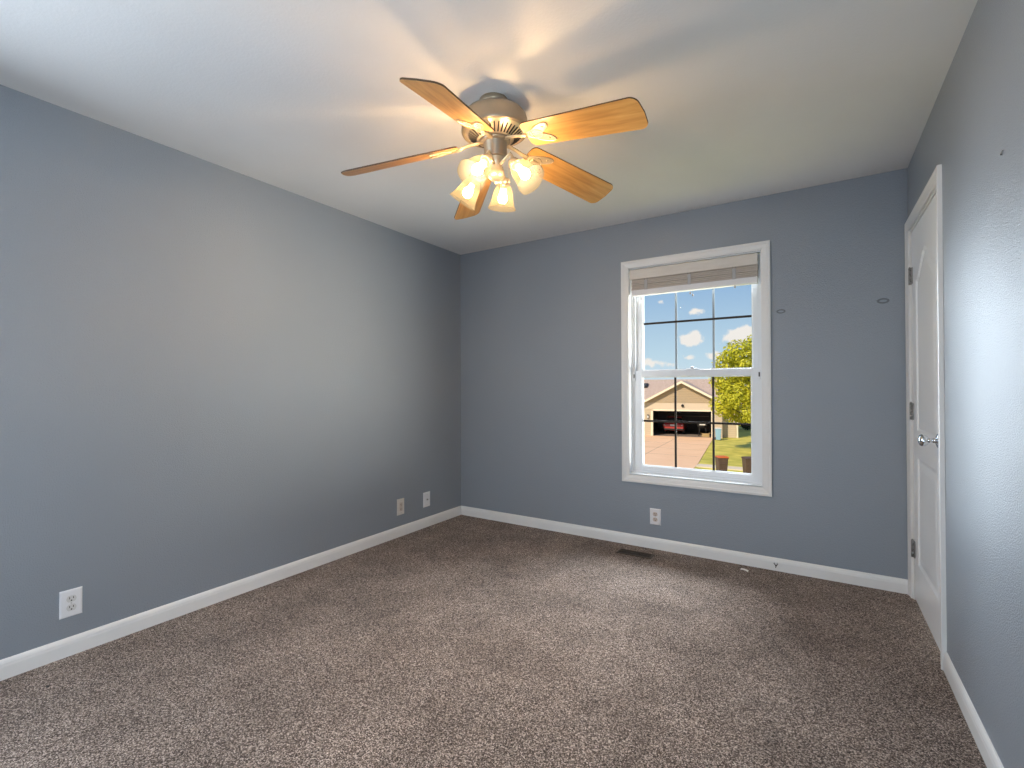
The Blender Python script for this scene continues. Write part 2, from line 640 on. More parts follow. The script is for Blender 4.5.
def sash(name, x0, x1, z0, z1, h, stile, bot, top, mgrid, rows):
    s = MB().use(M['vinyl'])
    d = 0.026
    # rails and stiles with a glazing bead
    for (a0, a1, b0, b1) in ((x0, x0 + stile, z0, z1), (x1 - stile, x1, z0, z1), (x0 + stile, x1 - stile, z0, z0 + bot), (x0 + stile, x1 - stile, z1 - top, z1)):
        s.box(a0, a1, YB - h, YB - h + d, b0, b1, bevel=0.002)
    s.frame(x0 + stile - 0.004, x1 - stile + 0.004, z0 + bot - 0.004, z1 - top + 0.004, [(0, h - 0.003), (0.004, h - 0.003), (0.012, h - 0.010), (0.012, h - 0.022), (0, h - 0.022)], PB)
    so = s.build(name, None, win)
    g0x, g1x, g0z, g1z = x0 + stile + 0.004, x1 - stile - 0.004, z0 + bot + 0.004, z1 - top - 0.004
    g = MB().use(M['glass'])
    yg = YB - h + 0.012
    g.poly([(g0x, yg, g0z), (g1x, yg, g0z), (g1x, yg, g1z), (g0x, yg, g1z)])
    g.build('glass_pane', None, so)
    k = MB()
    ym = yg + 0.004
    w = 0.0075
    for fx in (-0.872, -0.612):
        k.use(mgrid[0]).box(fx - w, fx + w, ym, ym + 0.006, g0z, g1z)
    for fz in rows:
        k.use(mgrid[1]).box(g0x, g1x, ym - 0.001, ym + 0.005, fz - w, fz + w)
    k.build('grille', None, so)
    return so


sash('lower_sash', -1.166, -0.314, 0.560, 1.312, -0.062, 0.051, 0.030, 0.046, (M['grid'], M['grid']), (0.931,))
sash('upper_sash', -1.166, -0.314, 1.272, 2.052, -0.096, 0.046, 0.04, 0.04, (M['grid_pale'], M['grid']), (1.672,))
mb = MB().use(M['vinyl'])
mb.box(-0.79, -0.71, YB + 0.052, YB + 0.066, 1.312, 1.322, bevel=0.003)
mb.lathe([(0.011, 0), (0.011, 0.012), (0.006, 0.016)], 14, Matrix.Translation((-0.75, YB + 0.06, 1.32)))
mb.build('sash_lock', None, win)
for xx in (-1.172, -0.32):
    mb = MB().use(M['vinyl'])
    mb.box(xx - 0.010, xx + 0.010, YB + 0.050, YB + 0.066, 1.235, 1.300, bevel=0.003)
    mb.use(M['slot']).box(xx - 0.003, xx + 0.005, YB + 0.048, YB + 0.052, 1.255, 1.285)
    mb.build('sash_latch', None, win)

# ------------------------------------------------------------------ raised blind
BX0, BX1 = -1.172, -0.320
bl = empty('window_blind', ((BX0 + BX1) / 2, YB + 0.03, 1.885), label='cream slatted blind pulled up to the top of the window', cat='blind')


def blind_part(mbx, name, parent=bl):
    o = mbx.build(name, None, parent)
    o.matrix_parent_inverse = Matrix.Translation(bl.location).inverted() if parent is bl else Matrix.Identity(4)
    return o


mb = MB().use(M['blind'])
prof = [(0.000, 2.000), (0.000, 2.066), (0.003, 2.072), (0.008, 2.072), (0.008, 2.000)]
yv = YB - 0.004
mb.grid([[Vector((x, yv + d, z)) for d, z in prof] for x in (BX0 - 0.012, BX1)], closed_u=True, smooth=False, cap=True)
mb.box(BX0 - 0.012, BX1, yv - 0.002, yv + 0.002, 2.018, 2.022)
mb.box(BX0 - 0.012, BX1, yv - 0.002, yv + 0.002, 2.052, 2.056)
blind_part(mb, 'valance')
mb = MB().use(M['rail'])
mb.box(BX0, BX1, yv + 0.010, yv + 0.050, 2.028, 2.068, bevel=0.002)
blind_part(mb, 'headrail')
for k in range(7):
    z = 1.928 + k * 0.0128
    mb = MB().use(M['slat'])
    yo = yv + 0.003 + 0.002 * ((k * 7) % 3)
    rows = []
    for x in (BX0 + 0.001 * (k % 2), BX1):
        row = [Vector((x, yo + 0.05 * u, z + 0.0016 * math.sin(PI * u))) for u in (0, .25, .5, .75, 1)]
        row += [Vector((x, yo + 0.05 * u, z - 0.0102 + 0.0016 * math.sin(PI * u))) for u in (1, .75, .5, .25, 0)]
        rows.append(row)
    mb.grid(rows, closed_u=True, smooth=False, cap=True)
    blind_part(mb, 'slat')
mb = MB().use(M['rail'])
mb.box(BX0, BX1, yv + 0.004, yv + 0.052, 1.875, 1.918, bevel=0.004)
blind_part(mb, 'bottom_rail')
for x in (-1.062, -0.752, -0.462):
    mb = MB().use(M['cord'])
    for dx in (-0.010, 0.010):
        mb.tube([(x + dx, yv + 0.003, 2.0), (x + dx, yv + 0.001, 1.96), (x + dx, yv + 0.002, 1.92)], 0.0014, 6)
    mb.box(x - 0.011, x + 0.011, yv + 0.0005, yv + 0.0045, 1.915, 1.985)
    blind_part(mb, 'ladder_tape')
for x, z0, z1 in ((-1.105, 1.89, 1.858), (-0.752, 1.89, 1.862), (-0.735, 1.89, 1.845), (-0.462, 1.89, 1.872)):
    mb = MB().use(M['cord'])
    mb.tube([(x, yv + 0.02, z0), (x + 0.003, yv + 0.018, z1)], 0.0012, 6)
    mb.lathe([(0.002, 0.014), (0.005, 0.011), (0.007, 0.0), (0.004, -0.002)], 10, Matrix.Translation((x + 0.003, yv + 0.018, z1 - 0.012)))
    blind_part(mb, 'cord_tassel')

# ------------------------------------------------------------------ door (closed) in the right wall
door = empty('door_1', (XR, 0, 0), label='white two-panel door with arched top panel, closed', cat='door', kind='structure')
DM = lambda y, z, h: Vector((-h, y, z))                # local to the door empty: h comes out of the wall
mb = MB().use(M['trim'])
prof = [(0, 0), (0, 0.016), (0.005, 0.0175), (0.012, 0.0175), (0.020, 0.014), (0.044, 0.011), (0.052, 0.012), (0.058, 0.009), (0.058, 0)]
y0c, y1c, ztc = 2.652, 3.516, 2.118
rows = []
for (cy, cz, sy, sz) in ((y0c, 0.0, 1, 0), (y0c, ztc, 1, -1), (y1c, ztc, -1, -1), (y1c, 0.0, -1, 0)):
    rows.append([DM(cy + sy * d, cz + sz * d, h) for d, h in prof])
mb.grid(rows, closed_u=True, smooth=False, cap=True)
mb.build('door_casing', None, door)
mb = MB().use(M['trim'])
mb.box(0, T, DY0 - 0.002, DY0 + 0.010, 0, DZ)
mb.box(0, T, DY1 - 0.012, DY1 + 0.002, 0, DZ)
mb.box(0, T, DY0, DY1, DZ - 0.012, DZ + 0.002)
mb.build('door_jamb', None, door)

# moulded slab: a height field with two sunken panels
SY0, SY1, SZ0, SZ1 = DY0 + 0.013, DY1 - 0.014, 0.012, DZ - 0.015
SW = SY1 - SY0


def rect_sd(y, z, a0, a1, b0, b1):
    return max(a0 - y, y - a1, b0 - z, z - b1)


def arch_sd(y, z, a0, a1, b0, bs, rise):
    # rectangle with a cathedral top: flat shoulders, raised middle
    yc, hw = (a0 + a1) / 2, (a1 - a0) / 2
    u = (y - yc) / hw
    top = bs + rise * (0.5 + 0.5 * math.cos(PI * max(-1, min(1, u * 1.05)))) if abs(u) < 1 else bs
    return max(a0 - y, y - a1, b0 - z, (z - top) * 0.85)


def panel_h(sd):
    if sd > 0:
        return 0.0
    d = -sd
    if d < 0.008:
        return -0.007 * d / 0.008
    if d < 0.020:
        return -0.007
    if d < 0.052:
        return -0.007 + 0.0055 * (d - 0.020) / 0.032
    return -0.0015


NY, NZ = 76, 200
mb = MB().use(M['door'])
rows = []
for j in range(NZ + 1):
    z = SZ0 + (SZ1 - SZ0) * j / NZ
    row = []
    for i in range(NY + 1):
        y = SY0 + SW * i / NY
        sd = min(rect_sd(y, z, SY0 + 0.115, SY1 - 0.115, 0.23, 0.80), arch_sd(y, z, SY0 + 0.115, SY1 - 0.115, 0.945, 1.76, 0.115))
        row.append(DM(y, z, -0.004 + panel_h(sd)))
    rows.append(row)
mb.grid(rows, smooth=False)
bk = 0.039
mb.poly([(bk, SY0, SZ0), (bk, SY1, SZ0), (bk, SY1, SZ1), (bk, SY0, SZ1)])
for y in (SY0, SY1):
    mb.poly([(0.004, y, SZ0), (bk, y, SZ0), (bk, y, SZ1), (0.004, y, SZ1)])
for z in (SZ0, SZ1):
    mb.poly([(0.004, SY0, z), (bk, SY0, z), (bk, SY1, z), (0.004, SY1, z)])
slab = mb.build('door_slab', None, door)
for z in (1.80, 1.047, 0.283):
    mb = MB().use(M['hinge'])
    mb.lathe([(0.0065, -0.046), (0.0065, -0.016), (0.0058, -0.0155), (0.0058, -0.0145), (0.0065, -0.014), (0.0065, 0.014), (0.0058, 0.0145), (0.0058, 0.0155), (0.0065, 0.016), (0.0065, 0.046)], 14, Matrix.Translation((-0.005, DY1 - 0.013, z)))
    mb.lathe([(0.004, 0.046), (0.0055, 0.049), (0.003, 0.053)], 12, Matrix.Translation((-0.005, DY1 - 0.013, z)))
    mb.box(-0.002, 0.0035, DY1 - 0.045, DY1 - 0.013, z - 0.045, z + 0.045, bevel=0.001)
    mb.use(M['slot'])
    for dz in (-0.03, 0.0, 0.03):
        mb.lathe([(0.003, 0), (0.003, 0.0015)], 10, Matrix.Translation((-0.0022, DY1 - 0.03, z + dz)) @ Matrix.Rotation(-PI / 2, 4, 'Y'))
    mb.build('hinge', None, door)
KY, KZ = 2.785, 0.945
mk = Matrix.Translation((0.004, KY, KZ)) @ Matrix.Rotation(-PI / 2, 4, 'Y')
mb = MB().use(M['chrome'])
mb.lathe([(0.032, 0.0), (0.032, 0.003), (0.029, 0.007), (0.020, 0.010), (0.011, 0.012), (0.010, 0.030), (0.013, 0.034), (0.022, 0.042), (0.0265, 0.052), (0.0265, 0.058), (0.023, 0.066), (0.013, 0.070), (0.001, 0.071)], 32, mk)
kb = mb.build('door_knob', None, door)
kb['label'] = 'polished chrome door knob'


# ------------------------------------------------------------------ wall plates
def plate_mx(pos, nrm):
    """local x = along the wall, y = up, z = out of the wall"""
    n = Vector(nrm)
    up = Vector((0, 0, 1))
    xx = up.cross(n)
    return Matrix(((xx.x, up.x, n.x, pos[0]), (xx.y, up.y, n.y, pos[1]), (xx.z, up.z, n.z, pos[2]), (0, 0, 0, 1)))


def plate_mesh(w, h, mat, dep=0.006):
    mb_ = MB().use(mat)
    rows = []
    for ins, z in ((0, 0), (0, 0.002), (0.002, 0.0045), (0.006, dep)):
        a, b_ = w / 2 - ins, h / 2 - ins
        rows.append([Vector((-a, -b_, z)), Vector((a, -b_, z)), Vector((a, b_, z)), Vector((-a, b_, z))])
    mb_.grid(rows, closed_u=True, smooth=False, cap=True)
    return mb_


def outlet(pos, nrm, w, h, label, pmat, rmat, group):
    mx = plate_mx(pos, nrm)
    r = empty('wall_outlet', label=label, cat='outlet', group=group)
    r.matrix_world = mx
    plate_mesh(w, h, pmat).build('face_plate', None, r)
    for s in (-1, 1):
        mb_ = MB().use(rmat)
        cyy = s * 0.0195
        out = []
        for k in range(28):
            a = 2 * PI * k / 28
            out.append((0.0172 * math.cos(a), cyy + max(-0.0140, min(0.0140, 0.0172 * math.sin(a)))))
        mb_.prism(out, 0.004, 0.0082)
        mb_.use(M['slot'])
        mb_.box(-0.0078, -0.0052, cyy - 0.0005, cyy + 0.0085, 0.0080, 0.0086)
        mb_.box(0.0052, 0.0078, cyy + 0.0005, cyy + 0.0085, 0.0080, 0.0086)
        mb_.lathe([(0.0030, 0.0080), (0.0030, 0.0086)], 12, Matrix.Translation((0, cyy - 0.0068, 0)))
        mb_.build('receptacle', None, r)
    mb_ = MB().use(M['screw'])
    mb_.lathe([(0.003, 0.005), (0.003, 0.0066), (0.0015, 0.0072)], 12)
    mb_.build('screw', None, r)
    return r


outlet((XL, 0.742, 0.2315), (1, 0, 0), 0.078, 0.120, 'large white duplex outlet low on the near end of the left wall', M['plastic'], M['plastic_shade'], 'electrical outlets')
outlet((YB and -1.0005, YB, 0.2355), (0, -1, 0), 0.079, 0.117, 'white outlet with tan sockets on the wall under the window', M['plastic'], M['tan_plastic'], 'electrical outlets')

# blank-looking rocker plate and coax plate at the far end of the left wall
r = empty('wall_outlet', label='ivory outlet with a recessed tan centre, left of the cable plate near the far corner', cat='outlet', group='electrical outlets')
r.matrix_world = plate_mx((XL, 2.749, 0.235), (1, 0, 0))
plate_mesh(0.076, 0.128, M['ivory']).build('face_plate', None, r)
mb = MB().use(M['tan_plastic'])
mb.box(-0.0165, 0.0165, -0.034, 0.034, 0.004, 0.0072, bevel=0.001)
mb.use(M['slot'])
for s in (-1, 1):
    for dx in (-0.0065, 0.0065):
        mb.box(dx - 0.0012, dx + 0.0012, s * 0.018 - 0.003, s * 0.018 + 0.005, 0.007, 0.0076)
    mb.lathe([(0.0025, 0.007), (0.0025, 0.0076)], 10, Matrix.Translation((0, s * 0.018 - 0.008, 0)))
mb.build('receptacle', None, r)
for s in (-1, 1):
    mb = MB().use(M['screw'])
    mb.lathe([(0.003, 0.005), (0.003, 0.0066), (0.0015, 0.0072)], 12, Matrix.Translation((0, s * 0.048, 0)))
    mb.build('screw', None, r)

r = empty('cable_plate', label='white cable plate with one dark jack, nearest the far corner of the left wall', cat='wall plate')
r.matrix_world = plate_mx((XL, 3.052, 0.233), (1, 0, 0))
plate_mesh(0.080, 0.124, M['plastic']).build('face_plate', None, r)
mb = MB().use(M['screw'])
mb.lathe([(0.0085, 0.005), (0.0085, 0.008), (0.0055, 0.0085), (0.0055, 0.016)], 6, smooth=False)
mb.use(M['slot']).lathe([(0.0045, 0.0155), (0.0045, 0.0165)], 12)
mb.use(M['slot']).lathe([(0.012, 0.0052), (0.012, 0.0058)], 16)
mb.build('coax_jack', None, r)
for s in (-1, 1):
    mb = MB().use(M['screw'])
    mb.lathe([(0.003, 0.005), (0.003, 0.0066), (0.0015, 0.0072)], 12, Matrix.Translation((0, s * 0.042, 0)))
    mb.build('screw', None, r)

# ------------------------------------------------------------------ floor register
VX0, VX1, VY0, VY1 = -1.222, -0.968, 3.288, 3.392
fr_ = empty('floor_register', ((VX0 + VX1) / 2, (VY0 + VY1) / 2, 0), label='dark brown metal floor register in the carpet under the window', cat='vent')
w, d = (VX1 - VX0) / 2, (VY1 - VY0) / 2
mb = MB().use(M['register'])
mb.frame(-w, w, -d, d, [(0, 0), (0, 0.002), (0.004, 0.005), (0.014, 0.005), (0.016, 0.003), (0.016, 0)], lambda x, z, h: Vector((x, z, h)))
mb.build('rim', None, fr_)
mb = MB().use(M['slot'])
mb.box(-w + 0.012, w - 0.012, -d + 0.012, d - 0.012, 0.0003, 0.0010)
mb.build('duct_opening', None, fr_)
mb = MB().use(M['register'])
for k in range(22):
    x = -w + 0.022 + k * (2 * w - 0.044) / 21
    mb.box(-0.0022, 0.0022, -d + 0.012, d - 0.012, -0.0008, 0.0008, Matrix.Translation((x, 0, 0.0026)) @ Matrix.Rotation(0.6, 4, 'Y'))
mb.box(-w + 0.012, w - 0.012, -0.003, 0.003, 0.001, 0.0042)
mb.build('louvres', None, fr_)
mb = MB().use(M['register'])
mb.box(0.030, 0.036, -0.004, 0.012, 0.003, 0.010, bevel=0.001)
mb.build('damper_lever', None, fr_)

# ------------------------------------------------------------------ small marks and oddments
for (x, z, s, lab) in ((-0.187, 1.672, 1.0, 'oval wall anchor mark right beside the window casing'), (0.335, 1.687, 1.15, 'oval wall anchor mark near the door corner of the back wall')):
    mb = MB().use(M['mark'])
    ring = [Vector((x + s * 0.021 * math.cos(2 * PI * k / 20), YB - 0.0014, z + s * 0.010 * math.sin(2 * PI * k / 20))) for k in range(20)]
    rows = []
    for k in range(20):
        a = 2 * PI * k / 20
        rows.append([Vector((x + s * (0.021 + 0.005 * math.cos(q)) * math.cos(a), YB - 0.001 - 0.0016 * max(0, math.sin(q)), z + s * (0.010 + 0.004 * math.cos(q)) * math.sin(a))) for q in (0, PI / 3, 2 * PI / 3, PI)])
    mb.grid(rows, closed_v=True)
    mb.box(x - s * 0.030, x - s * 0.020, YB - 0.0015, YB - 0.0003, z + 0.004, z + 0.006)
    tag(mb.build('wall_anchor'), lab, 'wall anchor', 'old curtain anchors')
mb = MB().use(M['hinge'])
mb.tube([(XR + 0.001, 1.895, 1.848), (XR - 0.004, 1.893, 1.846), (XR - 0.006, 1.885, 1.846), (XR - 0.004, 1.872, 1.850)], 0.0016, 8)
tag(mb.build('wall_nail'), 'small dark bent nail in the right wall, right of the door top', 'nail')

mb = MB().use(M['slot'])
cx, cz = 0.0, 0.0
yb = 0.0
mb.tube([(cx - 0.012, yb + 0.001, cz + 0.016), (cx - 0.014, yb - 0.010, cz + 0.014), (cx - 0.004, yb - 0.014, cz + 0.004), (cx + 0.002, yb - 0.012, cz - 0.010), (cx - 0.002, yb - 0.010, cz - 0.020)], 0.0036, 8)
mb.tube([(cx + 0.012, yb + 0.001, cz + 0.016), (cx + 0.014, yb - 0.010, cz + 0.012), (cx + 0.006, yb - 0.014, cz + 0.002), (cx + 0.0, yb - 0.013, cz - 0.008)], 0.0036, 8)
mb.use(M['screw']).lathe([(0.005, 0), (0.005, 0.014)], 8, Matrix.Translation((cx + 0.012, yb - 0.003, cz + 0.018)) @ Matrix.Rotation(PI / 2, 4, 'X'))
tag(mb.build('cable_stub', None, None, Matrix.Translation((-0.226, YB - 0.0115, 0.038)) @ Matrix.Scale(0.72, 4)), 'short dark cable ends poking out of the baseboard right of the window', 'cable')

mb = MB().use(simple('white_paper', (0.85, 0.82, 0.76), 0.7))
pts = []
for u in np.linspace(0, 1, 6):
    pts.append([Vector((-0.420 + 0.046 * u, 3.395 - 0.020 * u + 0.034 * v, 0.005 + 0.005 * math.sin(PI * u) * (1 - 0.5 * v) + 0.0012 * (w_ > 0))) for w_ in (0, 1) for v in ((0, 1) if w_ == 0 else (1, 0))])
mb.grid(pts, closed_u=True, cap=True)
tag(mb.build('paper_scrap'), 'tiny pale scrap of paper lying on the carpet by the back baseboard', 'paper scrap')

mb = MB().use(M['slot'])
b = bmesh.new()
bmesh.ops.create_icosphere(b, subdivisions=2, radius=1.0)
for v in b.verts:
    f = 0.8 + 0.35 * random.random()
    v.co = Vector((v.co.x * 0.0085 * f, v.co.y * 0.006 * f, v.co.z * 0.004 * f))
mb.merge(b, Matrix.Translation((-2.589, 0.613, 0.003)))
tag(mb.build('lint_ball'), 'dark bit of lint on the carpet at the near left', 'lint')

# ------------------------------------------------------------------ ceiling fan
FX, FY, HUB = -1.177, 1.715, 2.28
TX, TY = 0.013, 0.041
fan = empty('ceiling_fan', label='ceiling fan with five oak blades and four lit bell shades hanging in the room', cat='ceiling fan')
tilt = Vector((0, 0, 1)).rotation_difference(Vector((-TX, -TY, 1)).normalized()).to_matrix().to_4x4()
fan.matrix_world = Matrix.Translation((FX, FY, HUB)) @ tilt
Z = lambda z: z - HUB       # room height -> fan height

mb = MB().use(M['pewter'])
mb.lathe([(0.062, Z(2.447)), (0.064, Z(2.428)), (0.062, Z(2.420)), (0.056, Z(2.416)), (0.055, Z(2.395))], 40)
mb.build('canopy', None, fan)
mb = MB().use(M['pewter'])
mb.lathe([(0.050, Z(2.405)), (0.066, Z(2.404)), (0.100, Z(2.397)), (0.126, Z(2.383)), (0.139, Z(2.366)), (0.1435, Z(2.350)), (0.1435, Z(2.318)), (0.1455, Z(2.314)), (0.1455, Z(2.302)), (0.142, Z(2.297)), (0.136, Z(2.296)), (0.132, Z(2.299)), (0.128, Z(2.300))], 56, cap=False)
house = mb.build('motor_housing', None, fan)
mb = MB().use(M['pewter_light'])
mb.lathe([(0.129, Z(2.301)), (0.126, Z(2.299)), (0.120, Z(2.295)), (0.095, Z(2.279)), (0.074, Z(2.268)), (0.070, Z(2.266)), (0.068, Z(2.270)), (0.060, Z(2.272))], 56, cap=False)
mb.build('vent_ring', None, house)
mb = MB().use(M['slot'])
for k in range(38):
    a = 2 * PI * k / 38
    slope = math.atan2(0.016, 0.025)
    mx = Matrix.Rotation(a, 4, 'Z') @ Matrix.Translation((0.099, 0, Z(2.2802))) @ Matrix.Rotation(-slope, 4, 'Y')
    mb.box(-0.021, 0.021, -0.0027, 0.0027, -0.0018, 0.0012, mx)
mb.build('vent_slots', None, house)
mb = MB().use(M['pewter'])
mb.lathe([(0.066, Z(2.275)), (0.066, Z(2.262)), (0.060, Z(2.256)), (0.052, Z(2.256)), (0.052, Z(2.250)), (0.0505, Z(2.247)), (0.0505, Z(2.196)), (0.048, Z(2.191)), (0.042, Z(2.188))], 40)
mb.build('switch_housing', None, fan)
mb = MB().use(M['pewter_light'])
mb.lathe([(0.042, Z(2.190)), (0.040, Z(2.184)), (0.032, Z(2.176)), (0.026, Z(2.158)), (0.024, Z(2.142)), (0.028, Z(2.134)), (0.034, Z(2.130)), (0.036, Z(2.120)), (0.034, Z(2.108)), (0.027, Z(2.098)), (0.015, Z(2.091)), (0.008, Z(2.088)), (0.009, Z(2.083)), (0.006, Z(2.078)), (0.001, Z(2.076))], 36)
mb.build('light_fitter', None, fan)

# one blade in its own frame: x runs outwards from the hub
ZR, ZT, RT = 2.2337, 2.152, 0.671
PITCH = 0.302
drop = math.atan2(ZR - ZT, RT - 0.2)
BL = math.hypot(ZR - ZT, RT - 0.2) + 0.035


def blade_outline():
    def hw(x):
        return 0.067 + (0.0775 - 0.067) * max(0, x) / (BL - 0.035)
    x0, x1 = -0.035, BL - 0.035
    pts = []
    # root end, gently rounded
    for a in np.linspace(PI / 2, 0, 7)[::-1]:
        pass
    rr = 0.034
    n = 9
    w1 = hw(x1)
    for k in range(n + 1):                     # tip, lower corner
        a = -PI / 2 + (PI / 2) * k / n
        pts.append((x1 - rr + rr * math.cos(a), -w1 + rr + rr * math.sin(a)))
    pts.append((x1 + 0.004, 0))
    for k in range(n + 1):
        a = (PI / 2) * k / n
        pts.append((x1 - rr + rr * math.cos(a), w1 - rr + rr * math.sin(a)))
    w0 = hw(x0)
    rr = 0.026
    for k in range(n + 1):
        a = PI / 2 + (PI / 2) * k / n
        pts.append((x0 + rr + rr * math.cos(a), w0 - rr + rr * math.sin(a)))
    for k in range(n + 1):
        a = PI + (PI / 2) * k / n
        pts.append((x0 + rr + rr * math.cos(a), -w0 + rr + rr * math.sin(a)))
    return pts


def make_blade():
    mb_ = MB().use(M['oak'])
    mb_.prism(blade_outline(), -0.003, 0.003, side_mat=M['edge'])
    o = mb_.build('fan_blade', None, fan)
    # decorative bracket below the blade: a stem, two leaf loops and a ring
    q = MB().use(M['iron'])

    def loop(cx_, cy_, a_, b_, ang, rad, n=22):
        rows = []
        for k in range(n):
            t_ = 2 * PI * k / n
            u = Vector((cx_ + a_ * math.cos(t_) * math.cos(ang) - b_ * math.sin(t_) * math.sin(ang), cy_ + a_ * math.cos(t_) * math.sin(ang) + b_ * math.sin(t_) * math.cos(ang), -0.006))
            nrm = Vector((math.cos(t_) * math.cos(ang) - math.sin(t_) * math.sin(ang), math.cos(t_) * math.sin(ang) + math.sin(t_) * math.cos(ang), 0))
            rows.append([u + nrm * rad * math.cos(s_) + Vector((0, 0, rad * 0.9 * math.sin(s_))) for s_ in np.linspace(0, 2 * PI, 7)[:-1]])
        q.grid(rows, closed_u=True, closed_v=True)
    loop(0.045, 0.024, 0.050, 0.019, 0.42, 0.0036)
    loop(0.045, -0.024, 0.050, 0.019, -0.42, 0.0036)
    loop(0.018, 0.0, 0.034, 0.022, 0.0, 0.0036)
    # thin web that carries the loops
    web = [(-0.03, -0.012), (0.02, -0.034), (0.06, -0.047), (0.088, -0.045), (0.080, -0.026), (0.050, -0.008), (0.050, 0.008), (0.080, 0.026), (0.088, 0.045), (0.06, 0.047), (0.02, 0.034), (-0.03, 0.012)]
    q.prism(web, -0.006, -0.0032)
    for sx, sy in ((0.022, 0.0), (0.064, 0.032), (0.064, -0.032)):
        q.lathe([(0.0055, -0.0058), (0.0055, -0.008), (0.003, -0.0095)], 12, Matrix.Translation((sx, sy, 0)))
    b_ = q.build('blade_bracket', None, o)
    return o, b_


def blade_mx(k):
    a = 1.804 + PI + k * 2 * PI / 5
    return Matrix.Rotation(a, 4, 'Z') @ Matrix.Translation((0.2, 0, Z(ZR))) @ Matrix.Rotation(drop, 4, 'Y') @ Matrix.Rotation(-PITCH, 4, 'X')


blade0, bracket0 = make_blade()
blades = []
for k in range(5):
    o = blade0 if k == 0 else copy_tree(blade0, fan)
    o.matrix_local = blade_mx(k)
    blades.append(o)
for k in range(5):
    a = 1.804 + PI + k * 2 * PI / 5
    rot = Matrix.Rotation(a, 4, 'Z')
    end = (blade_mx(k) @ Vector((-0.028, 0, -0.005)))
    pts = [rot @ Vector((0.050, 0, Z(2.262))), rot @ Vector((0.085, 0, Z(2.257))), rot @ Vector((0.118, 0, Z(2.250))), rot @ Vector((0.145, 0, Z(2.240))), end]
    q = MB().use(M['iron'])
    q.tube(pts, [0.012, 0.011, 0.010, 0.011, 0.014], 10, flat=0.55)
    q.build('blade_arm', None, fan)

# lamp arms, shades, bulbs
# neck azimuth, radius and height; mouth azimuth, radius and height
LAMPS = [(-76, 0.108, 2.140, -88, 0.195, 2.050), (-10, 0.106, 2.134, -7, 0.190, 2.042), (106, 0.112, 2.134, 117, 0.172, 2.028), (176, 0.112, 2.140, 179, 0.198, 2.044)]
for (deg, rn, zn, dego, ro, zo) in LAMPS:
    a = math.radians(deg)
    d = Vector((math.cos(a), math.sin(a), 0))
    do = Vector((math.cos(math.radians(dego)), math.sin(math.radians(dego)), 0))
    up = Vector((0, 0, 1))
    neck = d * rn + up * Z(zn)
    mouth = do * ro + up * Z(zo)
    ax = (mouth - neck).normalized()
    q = MB().use(M['pewter_light'])
    p0 = d * 0.026 + up * Z(2.160)
    q.tube([p0, d * 0.055 + up * Z(2.172), d * 0.085 + up * Z(2.186), d * (rn - 0.010) + up * Z(zn + 0.034), neck - ax * 0.012], [0.0075, 0.0065, 0.006, 0.0065, 0.008], 10)
    mxs = Matrix.Translation(neck) @ Vector((0, 0, 1)).rotation_difference(ax).to_matrix().to_4x4()
    q.lathe([(0.010, -0.016), (0.023, -0.012), (0.026, 0.0), (0.026, 0.012), (0.0235, 0.014)], 28, mxs)
    q.build('lamp_arm', None, fan)
    L = (mouth - neck).length
    # bell: flared, with a softly rippled rim
    outer = [(0.0245, 0.004), (0.027, 0.012), (0.035, 0.024), (0.0425, 0.040), (0.0475, 0.058), (0.0515, 0.076), (0.0565, 0.092), (0.0635, 0.105), (0.0665, 0.110)]
    sc_ = L / 0.112
    prof = [(r_, z_ * sc_) for r_, z_ in outer] + [(r_ - 0.003, z_ * sc_) for r_, z_ in reversed(outer)]
    no = len(outer)

    def ripple(kk, ang, no=no):
        i_ = kk if kk < no else 2 * no - 1 - kk
        return 0.0016 * max(0, (i_ - 4) / 4.0) * math.sin(6 * ang)
    s = MB().use(M['shade'])
    s.lathe(outer and [(r_, z_ * sc_) for r_, z_ in outer], 40, None, cap=False, wave=ripple)
    so = s.build('lamp_shade', None, fan, mxs)
    bmb = MB().use(M['bulb'])
    bmb.lathe([(0.001, 0.088 * sc_), (0.010, 0.0865 * sc_), (0.0175, 0.081 * sc_), (0.0210, 0.072 * sc_), (0.0210, 0.065 * sc_), (0.0175, 0.054 * sc_), (0.012, 0.042 * sc_), (0.011, 0.030 * sc_), (0.001, 0.030 * sc_)], 24)
    bmb.build('light_bulb', None, so)
    smb = MB().use(M['plastic'])
    smb.lathe([(0.013, 0.006), (0.016, 0.008), (0.016, 0.030 * sc_)], 16)
    smb.build('lamp_socket', None, so)
mb = MB().use(M['iron'])
for k in range(30):
    b = bmesh.new()
    bmesh.ops.create_icosphere(b, subdivisions=1, radius=0.0014)
    mb.merge(b, Matrix.Translation((0.046, 0.030, Z(2.195 - k * 0.0034))))
mb.lathe([(0.001, 0.010), (0.0035, 0.006), (0.004, -0.004), (0.001, -0.008)], 10, Matrix.Translation((0.046, 0.030, Z(2.088))))
mb.build('pull_chain', None, fan)

